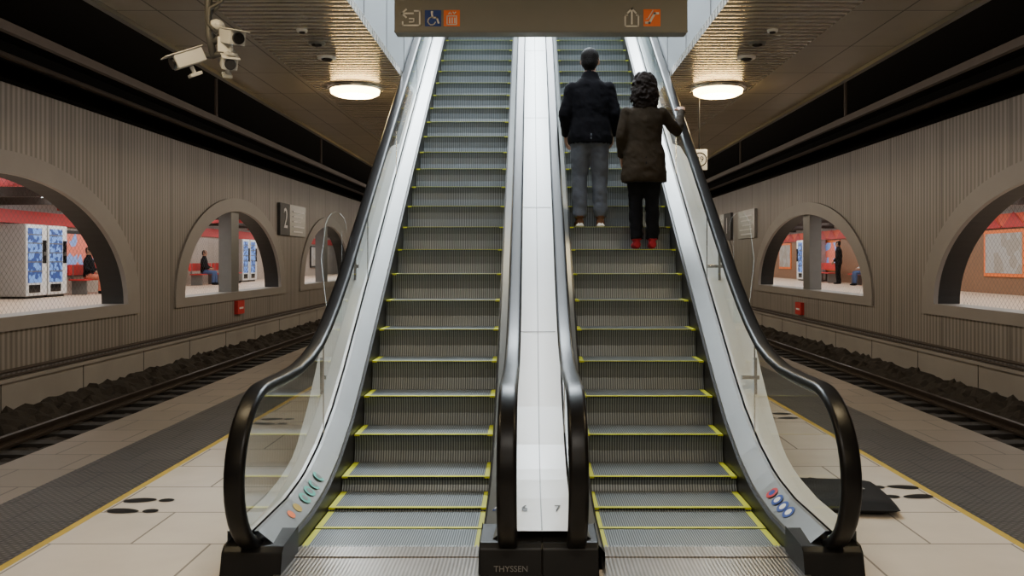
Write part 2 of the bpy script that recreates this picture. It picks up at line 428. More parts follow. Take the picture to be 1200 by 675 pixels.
b=MB(); b.tube([(-.1,.33,.03),(-.16,.42,.02),(-.05,.52,.015),(.08,.5,.015),(.1,.34,.03)],.012,8); b.obj('strap',M['bagcloth'],bag,True)

# ------------------------------------------------------------------ tracks
for s in (-1,1):
    b=MB(); NX,NY=30,400; vs=[];fs=[]
    for i in range(NX+1):
        for j in range(NY+1):
            x=4.1+i*3.96/NX; y=Y0+j*(Y1-.1-Y0)/NY
            z=-.84+.05*noise.noise(Vector((x*3,y*3,s)))+.07*noise.noise(Vector((x*8,y*8,s)))
            if x>7.15: z+=.12*min(1,(x-7.15)/.7)+.10*noise.noise(Vector((x*4,y*4,9)))
            vs.append((s*x,y,z))
    for i in range(NX):
        for j in range(NY):
            a=i*(NY+1)+j; fs.append((a,a+NY+1,a+NY+2,a+1))
    b.add(vs,fs); b.obj('ballast_bed',M['ballast'])
    tr=empty('railway_track'); b=MB()
    for x in (5.0,6.67):
        X=s*x
        b.box(X-.035,X+.035,Y0,Y1,-.68,-.64,0); b.box(X-.01,X+.01,Y0,Y1,-.76,-.68,0); b.box(X-.07,X+.07,Y0,Y1,-.79,-.76,0)
    b.obj('rails',[M['rail']],tr)
    b=MB(); y=Y0+.3
    while y<Y1-.3: b.box(min(s*4.55,s*7.1),max(s*4.55,s*7.1),y,y+.24,-.9,-.785); y+=.62
    b.obj('sleepers',[M['sleeper']],tr)
    b=MB(); X=s*5.9; b.box(X-.04,X+.04,Y0,Y1,4.16,4.27,0); y=0
    while y<Y1: b.tube([(X,y,4.27),(X,y,4.99)],.03,8); y+=8
    b.obj('overhead_conductor_rail',[M['dark_brown']])
    b=MB(); b.tube([(s*7.6,Y0,4.55),(s*7.6,Y1,4.55)],.05,8); b.obj('ceiling_pipe',[M['dark_brown']])
    b=MB(); b.tube([(s*8.04,Y0,-.12),(s*8.04,Y1,-.12)],.03,8); b.tube([(s*8.04,Y0,-.2),(s*8.04,Y1,-.2)],.02,8); b.obj('wall_cable',[M['dark_brown']])

# ------------------------------------------------------------------ walls with arches
SILL,AH=.7,2.27
def track_wall(side,s,X,arches):
    par=empty('wall_'+side); b=MB(); ys=[Y0]; 
    def top(y):
        for (a0,a1) in arches:
            if a0<=y<=a1:
                c=(a0+a1)/2;a=(a1-a0)/2; return SILL+AH*math.sqrt(max(0,1-((y-c)/a)**2))
        return None
    for a0,a1 in arches:
        c=(a0+a1)/2;a=(a1-a0)/2
        ys+= [c-a*math.cos(pi*i/48) for i in range(49)]
    ys+=[Y1]; T=4.4
    for y,y2 in zip(ys,ys[1:]):
        mid=top((y+y2)/2)
        b.add([(X,y,-.3),(X,y2,-.3),(X,y2,SILL),(X,y,SILL)],[(0,1,2,3)],0)
        if mid is None: b.add([(X,y,SILL),(X,y2,SILL),(X,y2,T),(X,y,T)],[(0,1,2,3)],0)
        else:
            t1,t2=top(y) or SILL,top(y2) or SILL
            b.add([(X,y,t1),(X,y2,t2),(X,y2,T),(X,y,T)],[(0,1,2,3)],0)
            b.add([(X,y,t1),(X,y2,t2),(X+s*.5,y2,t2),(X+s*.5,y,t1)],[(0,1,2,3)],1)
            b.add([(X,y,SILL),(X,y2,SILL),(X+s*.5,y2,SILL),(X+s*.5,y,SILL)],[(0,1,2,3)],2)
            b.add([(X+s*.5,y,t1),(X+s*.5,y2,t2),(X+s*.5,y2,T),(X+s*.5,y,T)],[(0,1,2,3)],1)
    b.obj('ribbed_cladding',[M['wall'],M['reveal'],M['ring']],par)
    b=MB(); b.box(min(X-s*.12,X+s*.5),max(X-s*.12,X+s*.5),Y0,Y1,-.95,-.28); b.box(min(X-s*.16,X),max(X-s*.16,X),Y0,Y1,-.30,-.24)
    y=1
    while y<Y1: b.box(min(X-s*.125,X),max(X-s*.125,X),y,y+.02,-.9,-.3,1); y+=2.4
    b.obj('concrete_base',[M['lowwall'],M['reveal']],par)
    for i,(a0,a1) in enumerate(arches):
        c=(a0+a1)/2;a=(a1-a0)/2; b=MB(); n=48; vs=[];Xf=X-s*.05
        for k_ in range(n+1):
            t=pi*k_/n; yi,zi=c-(a-.03)*math.cos(t),SILL+(AH-.03)*math.sin(t); yo,zo=c-(a+.5)*math.cos(t),SILL+(AH+.33)*math.sin(t)
            vs+=[(Xf,yi,zi),(Xf,yo,zo),(X+.0,yo,zo),(X+s*.04,yi,zi)]
        fs=[]
        for k_ in range(n):
            p=k_*4;q=p+4
            fs+=[(p,p+1,q+1,q),(p+1,p+2,q+2,q+1),(p+3,p,q,q+3)]
        b.add(vs,fs)
        b.box(min(Xf,X),max(Xf,X),a0-.5,a1+.5,SILL-.22,SILL)
        b.obj('arch_frame_%d'%(i+1),M['ring'],par,False)
        if i>0:
            box('arch_post_%d'%(i+1),min(X+s*.1,X+s*.45),max(X+s*.1,X+s*.45),c-.35,c+.25,SILL,SILL+AH,M['grey'],par)
        mobj('wire_mesh_%d'%(i+1),[(X+s*.55,a0,SILL-.3),(X+s*.55,a1,SILL-.3),(X+s*.55,a1,SILL+AH),(X+s*.55,a0,SILL+AH)],[(0,1,2,3)],M['fence'],None,par)
    return par
LA=[(9.5,17.3),(20.1,27.9),(30.7,38.5),(41.3,49.1)]
RA=[(9.0,17.3),(20.9,30.6),(34.5,43),(46,54)]
WL=track_wall('left',-1,-8.2,LA); WR=track_wall('right',1,8.2,RA)
for s,n in ((-1,'left'),(1,'right')):
    b=MB(); b.box(min(s*3.5,s*9),max(s*3.5,s*9),Y0,Y1,5.0,5.1); b.box(min(s*8.2,s*8.7),max(s*8.2,s*8.7),Y0,Y1,4.4,5.0)
    b.box(min(s*8.0,s*8.2),max(s*8.0,s*8.2),Y0,Y1,4.36,4.5)
    b.obj('ceiling_track_'+n,M['void'])
box('wall_end',-9,9,Y1,Y1+.2,-1,5.1,M['void'])
ce=empty('ceiling'); H=3.7
def slab(name,x0,x1,y0,y1,m): box(name,x0,x1,y0,y1,H,H+.08,m,ce)
slab('slats',OX0-1.15,OX0,Y0,Y1,M['slat']); slab('slats',OX1,OX1+1.1,Y0,Y1,M['slat'])
slab('panels',-3.5,OX0-1.15,Y0,Y1,M['panel']); slab('panels',OX1+1.1,3.6,Y0,Y1,M['panel'])
slab('slats_front',OX0,OX1,Y0,6.4,M['slat']); slab('slats_back',OX0,OX1,12.8,Y1,M['slat'])
for s,X in ((-1,-3.5),(1,3.6)):
    b=MB(); b.box(min(X,X+s*.06),max(X,X+s*.06),Y0,Y1,H-.04,H+.1,0); b.box(min(X-s*.5,X-s*.42),max(X-s*.5,X-s*.42),Y0,Y1,H+.08,5.0,1); b.obj('ceiling_edge',[M['grey'],M['void']],ce)
sh=empty('escalator_shaft')
box('wall_left',OX0-.1,OX0,6.4,21,H+.08,9.4,M['shaft'],sh); box('wall_right',OX1,OX1+.1,6.4,21,H+.08,9.4,M['shaft'],sh)
box('wall_front',OX0,OX1,6.3,6.4,H+.08,9.4,M['shaft'],sh); box('wall_back',OX0,OX1,20.9,21,5,9.4,M['shaft'],sh)
box('top',OX0,OX1,6.3,21,9.4,9.5,M['shaft'],sh); box('upper_landing',OX0,OX1,15.2,21,5.8,6.0,M['plate'],sh)
b=MB()
for X in (-1.0,.06,1.1): b.box(X-.06,X+.06,7,16,9.28,9.36)
b.obj('fluorescent_light_fitting',M['tube'],sh)
b=MB()
for X,s in ((OX0,1),(OX1,-1)):
    for y in (7.6,8.8,10,11.2,12.4): b.box(min(X,X+s*.006),max(X,X+s*.006),y,y+.02,H+.08,9.3)
b.obj('panel_joints',M['grey'],sh)
def area(name,loc,rot,sx,sy,e,c,shape='RECTANGLE',par=None):
    l=bpy.data.lights.new(name,'AREA'); l.shape=shape; l.size=sx; l.size_y=sy; l.energy=e; l.color=c
    o=bpy.data.objects.new(name,l); o.location=loc; o.rotation_euler=rot; return finish(o,par)
def round_lamp(x,y):
    p=empty('round_ceiling_lamp')
    b=MB(); n=40; prof=[(.33,H),(.34,H-.02),(.33,H-.04),(.30,H-.042)]
    def rev(prof,m):
        vs=[(x+r*math.cos(2*pi*k/n),y+r*math.sin(2*pi*k/n),z) for r,z in prof for k in range(n)]
        fs=[(i*n+k,i*n+(k+1)%n,(i+1)*n+(k+1)%n,(i+1)*n+k) for i in range(len(prof)-1) for k in range(n)]
        b.add(vs,fs,m)
    rev(prof,0); rev([(.30,H-.035),(.29,H-.08),(.24,H-.105),(.2,H-.11)],1); rev([(.2,H-.11),(.1,H-.118),(.001,H-.12)],2)
    b.obj('housing',[M['chrome'],M['lampglow'],M['lampglow2']],p,True)
for y in (-1.8,4.3,10.4,16.5,22.6,28.7,34.8,40.9,47):
    for x in (-2.14,2.28): round_lamp(x,y)
for s in (-1,1):
    for (px,py,r,m) in ((354,35,.05,'iwhite'),(371,50,.085,'grey'),(383,67,.10,'iwhite')):
        Y=2.1*F/(CY-py); X=(px-CX)*Y/F
        if s>0: X=-X+.12
        b=MB(); b.tube([(X,Y,H),(X,Y,H-.02)],[r,r*.92],24); b.tube([(X,Y,H-.02),(X,Y,H-.03)],[r*.6,r*.55],20,1)
        b.obj('ceiling_speaker' if r>.06 else 'ceiling_sensor',[M[m],M['lens']])
# ------------------------------------------------------------------ hanging sign
sg=empty('hanging_sign'); SY=6.15
x0=P(462,0,SY)[0]; x1=P(806,0,SY)[0]; zb=P(0,38,SY)[2]
box('panel',x0,x1,SY,SY+.14,zb,3.60,M['sign'],sg,.008)
b=MB(); b.box(x0,x1,SY-.004,SY,zb,zb+.012); b.obj('bottom_trim',M['grey'],sg)
b=MB()
for x in (x0+.3,x1-.3): b.tube([(x,SY+.07,3.58),(x,SY+.07,3.70)],.02,10)
b.obj('hangers',M['grey'],sg)
def sq(px0,py0,px1,py1,m,o=.004):
    a=P(px0,py0,SY); c=P(px1,py1,SY)
    return mobj('icon',[(a[0],SY-o,c[2]),(c[0],SY-o,c[2]),(c[0],SY-o,a[2]),(a[0],SY-o,a[2])],[(0,1,2,3)],m,None,sg)
def stroke(pts,w,m,o=.007,closed=False):
    b=MB(); pts=[Vector((P(p[0],p[1],SY)[0],P(p[0],p[1],SY)[2])) for p in pts]; w=w*SY/F
    if closed: pts.append(pts[0])
    for p,q in zip(pts,pts[1:]):
        t=(q-p).normalized(); n=Vector((-t.y,t.x))*w/2; p2=p-t*w*.45;q2=q+t*w*.45
        b.add([(v.x,SY-o,v.y) for v in (p2-n,q2-n,q2+n,p2+n)],[(0,1,2,3)])
    b.obj('icon_line',m,sg)
W=M['iwhite']
stroke([(471,16),(484,16)],2,W); stroke([(476,11.5),(471,16),(476,20.5)],2,W); stroke([(486,13),(492,13),(492,30),(472,30),(472,26)],1.8,W); stroke([(480,22),(485,22),(485,26),(480,26)],1.4,W)
sq(498,12,517,31,M['iblue']); stroke([(506,15.5),(507,21),(512,21),(514,27)],2,W)
stroke([(507+4.5*math.cos(a)-1,25+4.5*math.sin(a)) for a in [i*pi/6+.3 for i in range(10)]],1.3,W); sq(505,13.2,507.6,15.6,W,.006)
sq(520,12,539,31,M['iorange']); stroke([(524,19),(535,19),(535,29),(524,29)],1.2,W,closed=True)
for x in (527,530,533): stroke([(x,21.5),(x,27)],1.3,W)
stroke([(526,16.5),(527.5,14.5),(529,16.5)],1.1,W); stroke([(531,14.5),(532.5,16.5),(534,14.5)],1.1,W)
stroke([(735,18),(732.5,18),(732.5,31),(748,31),(748,18),(746,18)],1.8,W); stroke([(740.3,28),(740.3,11)],2,W); stroke([(735.5,15.5),(740.3,10.5),(745,15.5)],2,W)
sq(754,11,774,31,M['iorange']); stroke([(757,27),(761,27),(767,16),(771,16)],2.6,W); stroke([(757,22.5),(759,22.5),(765,12.5)],1,W)
# ------------------------------------------------------------------ CCTV cluster
cc=empty('cctv_camera_cluster'); CYY=5.5
Q=lambda px,py,dy=0:Vector(P(px,py,CYY))+Vector((0,dy,0))
b=MB(); b.tube([Vector((Q(245,0).x,CYY,3.695)),Q(244,8),Q(245,40),Q(250,66)],.024,12)
b.tube([Vector((Q(256,0).x+.03,CYY+.05,3.685)),Q(252,6,.05),Q(238,18,.06),Q(241,34,.05),Q(252,44,.03)],.014,8)
b.tube([Vector((Q(268,0).x+.03,CYY+.05,3.685)),Q(262,4,-.03),Q(248,12,-.04),Q(247,30,-.04),Q(256,40,-.03)],.012,8)
b.tube([Q(248,66),Q(215,60)],.018,10); b.tube([Q(248,66),Q(268,60)],.02,10); b.tube([Q(250,50),Q(262,40)],.02,10)
b.obj('pole_and_cables',M['darksign'],cc,True)
def camera_body(name,c,d,L,r):
    p=empty(name); p.parent=cc; d=Vector(d).normalized(); q=d.to_track_quat('X','Z').to_matrix()
    b=MB()
    b.box(-L/2,L/2,-r,r,-r*.85,r*.85,0); b.box(-L/2-.01,L/2+.05,-r*1.15,r*1.15,r*.9,r*1.05,0)
    b.tube([(L/2-.01,0,0),(L/2+.02,0,0)],[r*.75,r*.75],18,1); b.tube([(0,0,-r),(0,0,-r*1.9)],.014,8,0); b.box(-.04,.04,-.03,.03,-r*1.9-.02,-r*1.9,0)
    vs=b.v; b.v=[tuple(q@Vector(v)+Vector(c)) for v in vs]
    b.obj('housing',[M['cctv'],M['lens']],p,bevel=.006)
camera_body('camera_a',Q(275,46,-.05),(.6,-.7,-.25),.20,.05)
camera_body('camera_b',Q(224,71,-.05),(-.75,-.6,-.45),.19,.05)
camera_body('camera_c',Q(264,68,.05),(.45,-.85,-.5),.19,.048)
b=MB(); b.ball(Q(254,30),(.05,.05,.04)); b.box(Q(262,0).x-.03,Q(262,0).x+.05,CYY-.03,CYY+.04,Q(0,62).z,Q(0,44).z); b.obj('junction_box',M['cctv'],cc,bevel=.005)
ns=empty('platform_number_sign'); a=P(811,175,10.6); c=P(829,199,10.6)
box('panel',a[0],c[0],10.6,10.66,c[2],a[2],M['iwhite'],ns,.005)
b=MB(); b.tube([((a[0]+c[0])/2,10.63,a[2]),((a[0]+c[0])/2,10.63,H)],.008,8); b.obj('hanger',M['black'],ns)
b=MB(); cxn,czn=(a[0]+c[0])/2,(a[2]+c[2])/2; vs=[]
for i in range(24):
    for r in (.075,.09): vs.append((cxn+r*math.cos(2*pi*i/24),10.594,czn+r*math.sin(2*pi*i/24)))
fs=[(2*i,2*i+1,(2*i+3)%48,(2*i+2)%48) for i in range(24)]; b.add(vs,fs); b.obj('ring',M['black'],ns)
text('digits','29',.1,(cxn,10.592,czn),(pi/2,0,0),M['black'],ns)
def wall_sign(s,X,y0,ym,y1,z0,z1,t):
    p=empty('platform_sign')
    xx=(min(X,X+s*.3),max(X,X+s*.3))
    if t: box('number_panel',xx[0],xx[1],y0,ym-.05,z0,z1,M['darksign'],p)
    box('board',xx[0],xx[1],ym,y1,z0,z1,M['clad'],p)
    fx=X-s*.02
    rz=pi/2 if s<0 else -pi/2
    if t: text('digit',t,.95,(fx,(y0+ym)/2,(z0+z1)/2),(pi/2,0,rz),M['iwhite'],p)
    b=MB()
    for i in range(5): b.box(fx-.01,fx+.01,ym+.3,y1-.3-.2*(i%3),z1-.25-.17*i,z1-.2-.17*i)
    b.obj('lettering',M['iwhite'],p)
wall_sign(-1,-8.1,27.6,28.7,30.7,2.4,3.45,'2')
wall_sign(1,8.1,33.5,30.9,33.3,2.4,3.45,''); wall_sign(1,8.1,34.6,35.8,36.6,2.4,3.5,'1')
for s,X,y,z in ((-1,-8.3,23.6,.2),(1,8.3,25.6,.05)):
    p=empty('red_wall_sign'); box('plate',min(X,X-s*.2),max(X,X-s*.2),y,y+.55,z-.12,z+.25,M['red'],p)
    box('mark',min(X-s*.2,X-s*.21),max(X-s*.2,X-s*.21),y+.12,y+.43,z+.02,z+.07,M['iwhite'],p)

# ------------------------------------------------------------------ neighbouring platforms
def poster_mat(name,c1,c2,c3,sc_=3.5,em=.6):
    m,nt,b=base_mat(name); v,o=objxyz(nt)
    vo=nd(nt,'ShaderNodeTexVoronoi'); vo.inputs['Scale'].default_value=sc_; nt.links.new(v,vo.inputs['Vector'])
    r=nd(nt,'ShaderNodeValToRGB'); r.color_ramp.elements[0].color=rgba(c1); r.color_ramp.elements[1].color=rgba(c2); e=r.color_ramp.elements.new(.5); e.color=rgba(c3); r.color_ramp.interpolation='CONSTANT'
    sp=nd(nt,'ShaderNodeSeparateXYZ'); nt.links.new(vo.outputs['Color'],sp.inputs[0]); nt.links.new(sp.outputs[0],r.inputs[0]); nt.links.new(r.outputs[0],b.inputs['Base Color'])
    nt.links.new(r.outputs[0],b.inputs['Emission Color']); b.inputs['Emission Strength'].default_value=em
    return m
PM=[poster_mat('poster_a',(.2,.3,.6),(.9,.8,.7),(.6,.15,.1)),poster_mat('poster_b',(.30,.26,.22),(.50,.42,.34),(.36,.34,.32),3.5,.2),poster_mat('poster_c',(.9,.9,.9),(.2,.25,.5),(.8,.3,.3))]
VM=poster_mat('vending_goods',(.02,.05,.20),(.45,.55,.8),(.12,.25,.6),11,.8)
FZ=.6
def hall(side,s):
    p=empty('side_platform_hall'); X0,X1=8.75,13.6
    def bx(n,a,c,y0,y1,z0,z1,m,par=p): return box(n,min(s*a,s*c),max(s*a,s*c),y0,y1,z0,z1,m,par)
    bx('floor',X0-.05,X1,2,Y1,FZ-.1,FZ,M['hallfloor']); bx('ceiling',X0-.05,X1,2,Y1,3.25,3.35,M['reveal']); bx('wall',X1,X1+.1,2,Y1,FZ,4,M['hallwall'])
    bx('red_band',X1-.12,X1,2,Y1,2.55,2.9,M['red'] if s<0 else M['orange'])
    if s>0:
        b=MB(); y=4
        while y<Y1:
            b.add([(s*(X1-.14),y,2.5),(s*(X1-.14),y+1.2,2.5),(s*(X1-.14),y+.6,2.95)],[(0,1,2)]); y+=1.2
        b.obj('sawtooth_frieze',M['red'],p)
        bx('dado',X1-.05,X1,2,Y1,FZ,2.5,M['brown'])
    for i in range(7):
        y=(7+3.5 if s<0 else 2.4)+i*7.0
        bx('poster_frame',X1-.09,X1-.02,y-.05,y+2.05,FZ+.5,FZ+1.85,M['iorange'] if s>0 else M['reveal']); bx('poster',X1-.10,X1-.09,y+.05,y+1.95,FZ+.6,FZ+1.75,PM[(i+1)%3])
    bx('tube_light',10.2,10.3,4,Y1-2,3.16,3.22,M['tube']); bx('tube_light',12.2,12.3,4,Y1-2,3.16,3.22,M['tube'])
    for i in range(18):
        y=8+i*2.75; bx('beam',X0,X1,y,y+.2,3.0,3.25,M['red'] if s<0 and i%3==0 else M['dark_brown'])
    area('hall_light',(s*11.2,18,2.98),(0,0,0),2.5,24,400,(1,.93,.84),par=p); area('hall_light',(s*11.2,43,2.98),(0,0,0),2.5,24,400,(1,.93,.84),par=p)
hall('left',-1); hall('right',1)
text('station_name','Catalunya',.3,(-13.45,20.6,2.72),(pi/2,0,pi/2),M['iwhite'])
def vending(s,y):
    p=empty('vending_machine'); xf=12.7*s; xb=13.42*s; w=.93
    g=lambda n,a,c,y0,y1,z0,z1,m,bv=0: box(n,min(a,c),max(a,c),y0,y1,FZ+z0,FZ+z1,m,p,bv)
    g('cabinet',xf,xb,y,y+w,.06,1.9,M['clad'],.02); g('feet',xf+s*.05,xb-s*.05,y+.05,y+w-.05,0,.06,M['black'])
    g('front',xf-s*.015,xf,y+.02,y+w-.02,.08,1.88,M['iwhite']); g('window',xf-s*.025,xf-s*.015,y+.07,y+.68,.4,1.8,VM); b=MB()
    for z in (.68,.92,1.16,1.4,1.62): b.box(min(xf-s*.035,xf),max(xf-s*.035,xf),y+.07,y+.68,FZ+z,FZ+z+.03)
    b.obj('shelves',M['grey'],p)
    g('keypad',xf-s*.03,xf,y+.72,y+.88,.9,1.5,M['lens']); g('coin_slot',xf-s*.04,xf,y+.75,y+.85,1.1,1.2,M['chrome']); g('flap',xf-s*.03,xf,y+.12,y+.6,.15,.35,M['lens'])
for y in (21.45,22.42): vending(-1,y)
for y in (37.6,38.6): vending(-1,y)
vending(1,38.8); vending(1,39.8)
def bench(s,y):
    p=empty('platform_bench'); b=MB(); b.box(min(s*12.55,s*13.0),max(s*12.55,s*13.0),y,y+2.2,FZ+.40,FZ+.44,0); b.box(min(s*13.0,s*13.04),max(s*13.0,s*13.04),y,y+2.2,FZ+.55,FZ+.85,0)
    for yy in (y+.2,y+1.95): b.box(min(s*12.6,s*13.02),max(s*12.6,s*13.02),yy,yy+.05,FZ,FZ+.40,1); b.box(min(s*12.99,s*13.04),max(s*12.99,s*13.04),yy,yy+.05,FZ+.4,FZ+.85,1)
    b.obj('seat_and_legs',[M['red'],M['grey']],p)
for s,y in ((-1,24.0),(-1,32.5),(-1,34.9),(1,31.6),(1,36)): bench(s,y)

# ------------------------------------------------------------------ people
def cloth(name,c,rough=.9,var=.3,bs=120): return pmat(name,c,rough,0,var,14,.4,bs,spec=.12)
SK=pmat('skin',(.36,.20,.135),.55,0,.08,spec=.3); HR=pmat('dark_hair',(.006,.0045,.004),.6,0,.4,60,.8,120,spec=.15); HB=pmat('brown_curly_hair',(.012,.007,.005),.6,0,.5,60,.8,120,spec=.15)
def remesh(b,name,voxel,mats,parent,smooth_it=3,wr=0):
    me=bpy.data.meshes.new('tmp'); me.from_pydata(b.v,[],b.f); bm=bmesh.new(); bm.from_mesh(me); bmesh.ops.recalc_face_normals(bm,faces=bm.faces); bm.to_mesh(me); bm.free()
    o=bpy.data.objects.new('tmp',me); col.objects.link(o)
    m=o.modifiers.new('r','REMESH'); m.mode='VOXEL'; m.voxel_size=voxel; m.use_smooth_shade=True
    s=o.modifiers.new('s','SMOOTH'); s.iterations=smooth_it; s.factor=.5
    dg=bpy.context.evaluated_depsgraph_get(); dg.update(); me2=bpy.data.meshes.new_from_object(o.evaluated_get(dg))
    bpy.data.objects.remove(o)
    kd=KDTree(len(b.f))
    vs=[Vector(v) for v in b.v]
    for i,f in enumerate(b.f):
        c=Vector((0,0,0))
        for j in f: c+=vs[j]
        kd.insert(c/len(f),i)
    kd.balance(); me2.materials.clear()
    for mm in mats: me2.materials.append(mm)
    for p in me2.polygons:
        _,i,_=kd.find(p.center); p.material_index=b.m[i]; p.use_smooth=True
    if wr:
        for v in me2.vertices:
            c=v.co; k_=noise.noise(Vector((c.x*6,c.y*6,c.z*8)))+.5*noise.noise(Vector((c.x*12+c.z*9,c.y*12,c.z*17-c.x*8)))+.3*(1-abs(noise.noise(Vector((c.x*9-c.z*8,c.y*8,c.z*14+c.x*14))))*3)
            if c.z<b.headz and c.z>.1: v.co=c+v.normal*wr*k_
    o=bpy.data.objects.new(name,me2); return finish(o,parent)
def lerp_tube(b,pts,rad,n,m):
    P2=[];R2=[]
    for i in range(len(pts)-1):
        for k_ in range(4):
            t=k_/4; P2.append(Vector(pts[i]).lerp(Vector(pts[i+1]),t)); ra=rad[i];rb=rad[i+1]
            ra=ra if isinstance(ra,tuple) else (ra,ra); rb=rb if isinstance(rb,tuple) else (rb,rb)
            R2.append((ra[0]+(rb[0]-ra[0])*t,ra[1]+(rb[1]-ra[1])*t))
    P2.append(Vector(pts[-1])); r=rad[-1]; R2.append(r if isinstance(r,tuple) else (r,r))
    b.tube(P2,R2,n,m)
def hand(name,wrist,d,n,thumb_side,parent,curl=.45,scale=1.0,voxel=.0045):
    d=Vector(d).normalized(); n=Vector(n); n=(n-n.dot(d)*d).normalized(); sd=d.cross(n)*thumb_side; w=Vector(wrist); b=MB(); S=scale
    def ring_tube(pts,rad):
        k_=12;vs=[];fs=[]
        for p,(ra,rb) in zip(pts,rad):
            for i in range(k_): a=2*pi*i/k_; vs.append(p+sd*ra*math.cos(a)+n*rb*math.sin(a))
        for i in range(len(pts)-1):
            for j in range(k_): fs.append((i*k_+j,i*k_+(j+1)%k_,(i+1)*k_+(j+1)%k_,(i+1)*k_+j))
        fs.append(tuple(range(k_))[::-1]); fs.append(tuple((len(pts)-1)*k_+j for j in range(k_))); b.add(vs,fs)
    ring_tube([w-d*.04*S,w,w+d*.03*S,w+d*.07*S,w+d*.095*S],[(.027*S,.02*S),(.028*S,.019*S),(.038*S,.018*S),(.043*S,.016*S),(.04*S,.012*S)])
    for off,L in ((.031,.072),(.0105,.082),(-.0105,.076),(-.031,.058)):
        p=w+d*.088*S+sd*off*S; dr=(d+sd*off*1.5).normalized(); ang=0; pts=[p-dr*.015*S,p]
        for f in (.45,.3,.25):
            ang+=curl; v=dr*math.cos(ang)+n*math.sin(ang); p=p+v*L*f*S; pts.append(p)
        b.tube(pts,[.009*S,.0095*S,.009*S,.008*S,.0065*S],10)
        b.ball(pts[-1],.0065*S,8)
    p=w+d*.02*S+sd*.025*S; v=(sd*.75+d*.65).normalized(); pts=[p,p+v*.035*S]
    v=(sd*.35+d*.8+n*.4).normalized(); pts.append(pts[-1]+v*.03*S); v=(d*.8+n*.6).normalized(); pts.append(pts[-1]+v*.025*S)
    b.tube(pts,[.014*S,.0125*S,.0105*S,.0085*S],10); b.ball(pts[-1],.0085*S,8)
    b.headz=99
    return remesh(b,name,voxel,[SK],parent,2)
def person(name,loc,yaw,H_,coat,pants,shoe,hairm=HR,arms=None,legs=None,hem=.84,slim=1.0,flare=0,voxel=.012,curly=False,hips=.9,headturn=0,sole=None,hs=1.06):
    p=empty(name,loc); p.rotation_euler=(0,0,yaw); k_=H_/1.8; b=MB(); b.headz=1.5*k_
    V=lambda x,y,z:Vector((x*k_,y*k_,z*k_))
    dz=hips-.9
    rings=[(hem,.18+flare,.135+flare*.7),(hem+.06,.187+flare,.14+flare*.7),(1.0,.18+flare*.5,.137+flare*.3),(1.1,.172,.13),(1.22,.182,.132),(1.34,.192,.13),(1.41,.178,.118),(1.465,.128,.1),(1.505,.088,.08),(1.565,.067,.068)]
    pts=[V(0,-.01 if z<1.45 else 0,z+dz) for z,_,_ in rings]; rad=[(rx*slim*k_,ry*k_) for _,rx,ry in rings]
    lerp_tube(b,pts,rad,24,0)
    lerp_tube(b,[V(0,.0,1.50+dz),V(0,.01,1.58+dz),V(0,.015,1.64+dz)],[.058*k_,.056*k_,.056*k_],16,3)
    R=Matrix.Rotation(headturn,3,'Z'); hc=V(0,.02,1.685+dz); kh=k_*hs
    def hp(x,y,z): return hc+R@Vector((x*kh,y*kh,z*kh))
    b.ball(hp(0,0,.015),(.077*kh,.095*kh,.1*kh),18,3,R); b.ball(hp(0,.025,-.05),(.058*kh,.07*kh,.07*kh),14,3,R)
    lerp_tube(b,[hp(0,.09,.02),hp(0,.112,-.015),hp(0,.095,-.03)],[.009*kh,.015*kh,.010*kh],10,3)
    for sx in (-1,1): b.ball(hp(sx*.081,-.005,-.008),(.012*kh,.02*kh,.032*kh),10,3,R)
    if not curly:
        b.ball(hp(0,-.016,.03),(.087*kh,.097*kh,.092*kh),20,4,R); b.ball(hp(0,-.04,-.02),(.078*kh,.07*kh,.08*kh),16,4,R)
    legs=legs or [[(-.095,0,.92),(-.105,.02,.5),(-.11,-.02,.1)],[(.095,0,.92),(.105,.02,.5),(.11,-.02,.1)]]
    b.ball(V(0,-.01,.9+dz),(.165*slim*k_,.13*k_,.12*k_),18,1)
    for L in legs:
        a,kn,an=[V(*q) for q in L]
        lerp_tube(b,[a,a.lerp(kn,.4),kn,kn.lerp(an,.35),an],[.1*k_*slim,.092*k_*slim,.070*k_*slim,.068*k_*slim,.062*k_*slim],16,1)
        f=an.copy(); 
        lerp_tube(b,[Vector((f.x,f.y-.055*k_,f.z-.05*k_)),Vector((f.x,f.y+.02*k_,f.z-.05*k_)),Vector((f.x*1.08,f.y+.12*k_,f.z-.062*k_)),Vector((f.x*1.12,f.y+.185*k_,f.z-.07*k_))],[(.038*k_,.042*k_),(.044*k_,.048*k_),(.045*k_,.034*k_),(.03*k_,.022*k_)],14,2)
        if sole:
            lerp_tube(b,[Vector((f.x,f.y-.09*k_,f.z-.088*k_)),Vector((f.x,f.y,f.z-.088*k_)),Vector((f.x*1.1,f.y+.19*k_,f.z-.088*k_))],[(.040*k_,.013*k_),(.046*k_,.013*k_),(.04*k_,.013*k_)],12,5)
    arms=arms or [[(-.175,-.01,1.40),(-.235,-.04,1.14),(-.21,.12,.95)],[(.175,-.01,1.40),(.235,-.04,1.14),(.21,.12,.95)]]
    for i,A in enumerate(arms):
        a,e,w=[V(q[0],q[1],q[2]) for q in A[:3]]
        lerp_tube(b,[a,a.lerp(e,.5),e,e.lerp(w,.5),w],[.066*k_*slim,.061*k_,.055*k_,.05*k_,.043*k_],16,0)
        b.ball(a,.068*k_*slim,14,0)
    mats=[coat,pants,shoe,SK,hairm,sole or shoe]
    remesh(b,'body',voxel,mats,p,3,.0095 if voxel<.015 else 0)
